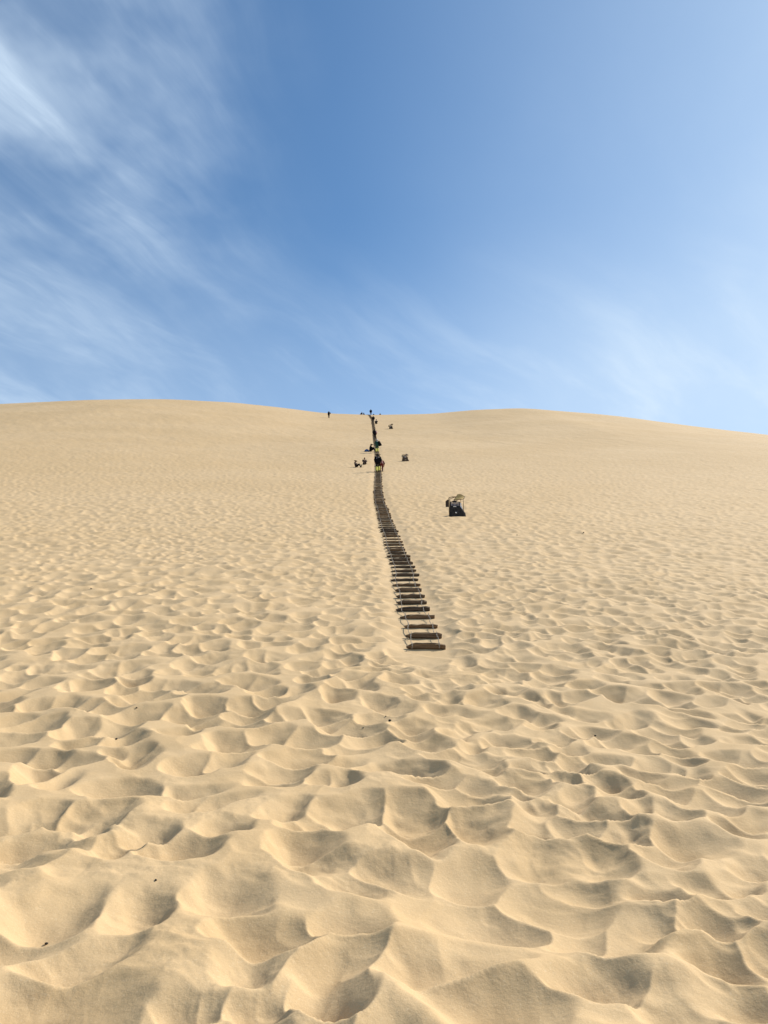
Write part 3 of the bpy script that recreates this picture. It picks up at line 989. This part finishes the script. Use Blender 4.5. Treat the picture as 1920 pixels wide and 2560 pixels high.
build_person('person with white scarf sitting right of the ladder just below the crest', 'sit', -1.67, 155.7, 3.0,
             jacket='black', trousers='black', hat=('black', 'cap'), collar='white', scale=1.1, group=SI)
build_person('person in a long black coat standing apart on the slope with one arm raised', 'stand', -13.25, 170.2, 0.4,
             jacket='black', trousers='black', hat=('black', 'cap'), bulk=1.25, sink=-.02)


def small_bag(name, label, cat, mat, x, y, dz, size, rot):
    bm = bmesh.new()
    w, d, h = size
    prof = [(0, 1.0), (.25, 1.04), (.5, 1.0), (.78, .78), (1.0, .42)]
    rings = []
    for t, s in prof:
        rings.append([bm.verts.new((w * .5 * s * math.copysign(abs(math.cos(a)) ** .6, math.cos(a)) + .02 * math.sin(7 * t), d * .5 * s * math.copysign(abs(math.sin(a)) ** .6, math.sin(a)), h * t))
                      for a in (2 * math.pi * k / 12 for k in range(12))])
    for a, b in zip(rings, rings[1:]):
        for j in range(12):
            bm.faces.new((a[j], a[(j + 1) % 12], b[(j + 1) % 12], b[j]))
    bm.faces.new(rings[0][::-1]); bm.faces.new(rings[-1])
    root = thing(name, label, cat, (x, y, zat(x, y) + dz), rot)
    put('bag_body', mesh_of(bm, 'bag_body', mat), root)
    bm = bmesh.new()
    tube(bm, [(-w * .18, 0, h * .96), (-w * .14, 0, h * 1.10), (0, 0, h * 1.17), (w * .14, 0, h * 1.10), (w * .18, 0, h * .96)], .014, 6)
    put('handle', mesh_of(bm, 'handle', CLOTH['charcoal']), root)
    return root


small_bag('bag', 'blue bag lying at the left of the sitter beside the ladder', 'bag', CLOTH['blue'], -2.16, 90.9, -.06, (.60, .40, .34), (0, -.15, .2))
small_bag('bag', 'black bag hanging at the right side of the green jacket', 'bag', CLOTH['black'], float(ladder_x(89.5)) + .46, 89.45, .92, (.36, .26, .62), (0, -.30, 0))
small_bag('bag', 'low dark bag lying on the crest right of the ladder top', 'bag', CLOTH['charcoal'], -2.8, 190.5, -.05, (.5, .35, .28), (0, 0, 0))


# the people along the crest, small enough to share one build each
def copy_tree(o):
    c = o.copy(); C.objects.link(c)
    for ch in o.children:
        k = ch.copy(); C.objects.link(k); k.parent = c
    return c


crest_a = build_person('person in black at the very top of the ladder, against the sky', 'climb', -3.5, 187.3, 0,
                       jacket='black', trousers='black', hat=('black', 'cap'), bulk=1.15, sink=0, group=CR, voxel=.026)
crest_s = build_person('dark person sitting on the crest, left one of the pair by the ladder top', 'sit', -5.95, 190.5, 2.6,
                       jacket='black', trousers='black', hat=('black', 'cap'), bulk=1.1, scale=.9, sink=.1, group=CR, voxel=.026)


def crest_copy(src, label, x, y, rz, sink, scale):
    c = copy_tree(src)
    c.location = (x, y, zat(x, y) - sink); c.rotation_euler = (0, 0, rz); c.scale = (scale,) * 3
    c['label'] = label
    return c


crest_copy(crest_s, 'dark person sitting on the crest, right one of the pair by the ladder top', -5.5, 190.6, -2.6, .15, .75)
crest_copy(crest_s, 'person beyond the crest, head showing left of the ladder top beside the pair', -4.95, 196.5, 0, .22, .75)
crest_copy(crest_s, 'person beyond the crest, head showing closest left of the ladder top', -4.5, 196.5, .3, .22, .75)
crest_copy(crest_s, 'dark person farthest right along the crest line past the ladder', -1.05, 194.0, 0, .15, .8)


# ------------------------------------------------------------------ dark pebbles on the sand
STONE = plain('dark_pebble', (0.020, 0.016, 0.013), 0.8, 0.4, 60)


def pebble_mesh(k):
    rnd = random.Random(k)
    bm = bmesh.new()
    bmesh.ops.create_icosphere(bm, subdivisions=1, radius=1.0)
    for v in bm.verts:
        v.co *= 1 + rnd.uniform(-.22, .22)
        v.co.z *= .7
    return mesh_of(bm, 'pebble', STONE)


def build_pebbles():
    ms = [pebble_mesh(k) for k in range(5)]
    spots = [(0.06, 8.00, .017, 'largest dark pebble, straight below the foot of the ladder'),
             (0.02, 8.36, .008, 'tiny dark pebble just above the largest pebble'),
             (-0.21, 7.96, .008, 'small dark pebble just left of and below the largest pebble'),
             (-1.17, 4.25, .007, 'small dark pebble on a rim in the near hollows, above a wide shaded pocket'),
             (-1.53, 3.83, .009, 'dark pebble lowest of all at the left edge of the foreground'),
             (-2.55, 7.55, .011, 'dark pebble at left, second highest of the left foreground pebbles'),
             (-2.71, 8.58, .011, 'dark pebble at left, highest of the left foreground pebbles'),
             (-6.47, 16.64, .020, 'dark flat pebble far left, level with the middle of the ladder'),
             (2.12, 7.94, .011, 'dark pebble alone in the trampled sand right of the ladder foot'),
             (4.80, 26.66, .022, 'dark pebble right of the ladder, below the nearest stand'),
             (7.30, 27.01, .026, 'dark pebble farthest right on the middle slope')]
    rnd = random.Random(3)
    for i, (x, y, r, lab) in enumerate(spots):
        o = put('pebble', ms[i % 5])
        o.location = (x, y, zat(x, y) + r * .45)
        o.rotation_euler = (rnd.uniform(-.3, .3), rnd.uniform(-.3, .3), rnd.uniform(0, 6))
        o.scale = (r * rnd.uniform(1.0, 1.5), r * rnd.uniform(.8, 1.1), r)
        tag(o, lab or 'small dark pebble lying loose on the wind-softened sand', 'pebble', 'dark pebbles scattered on the sand')


build_pebbles()
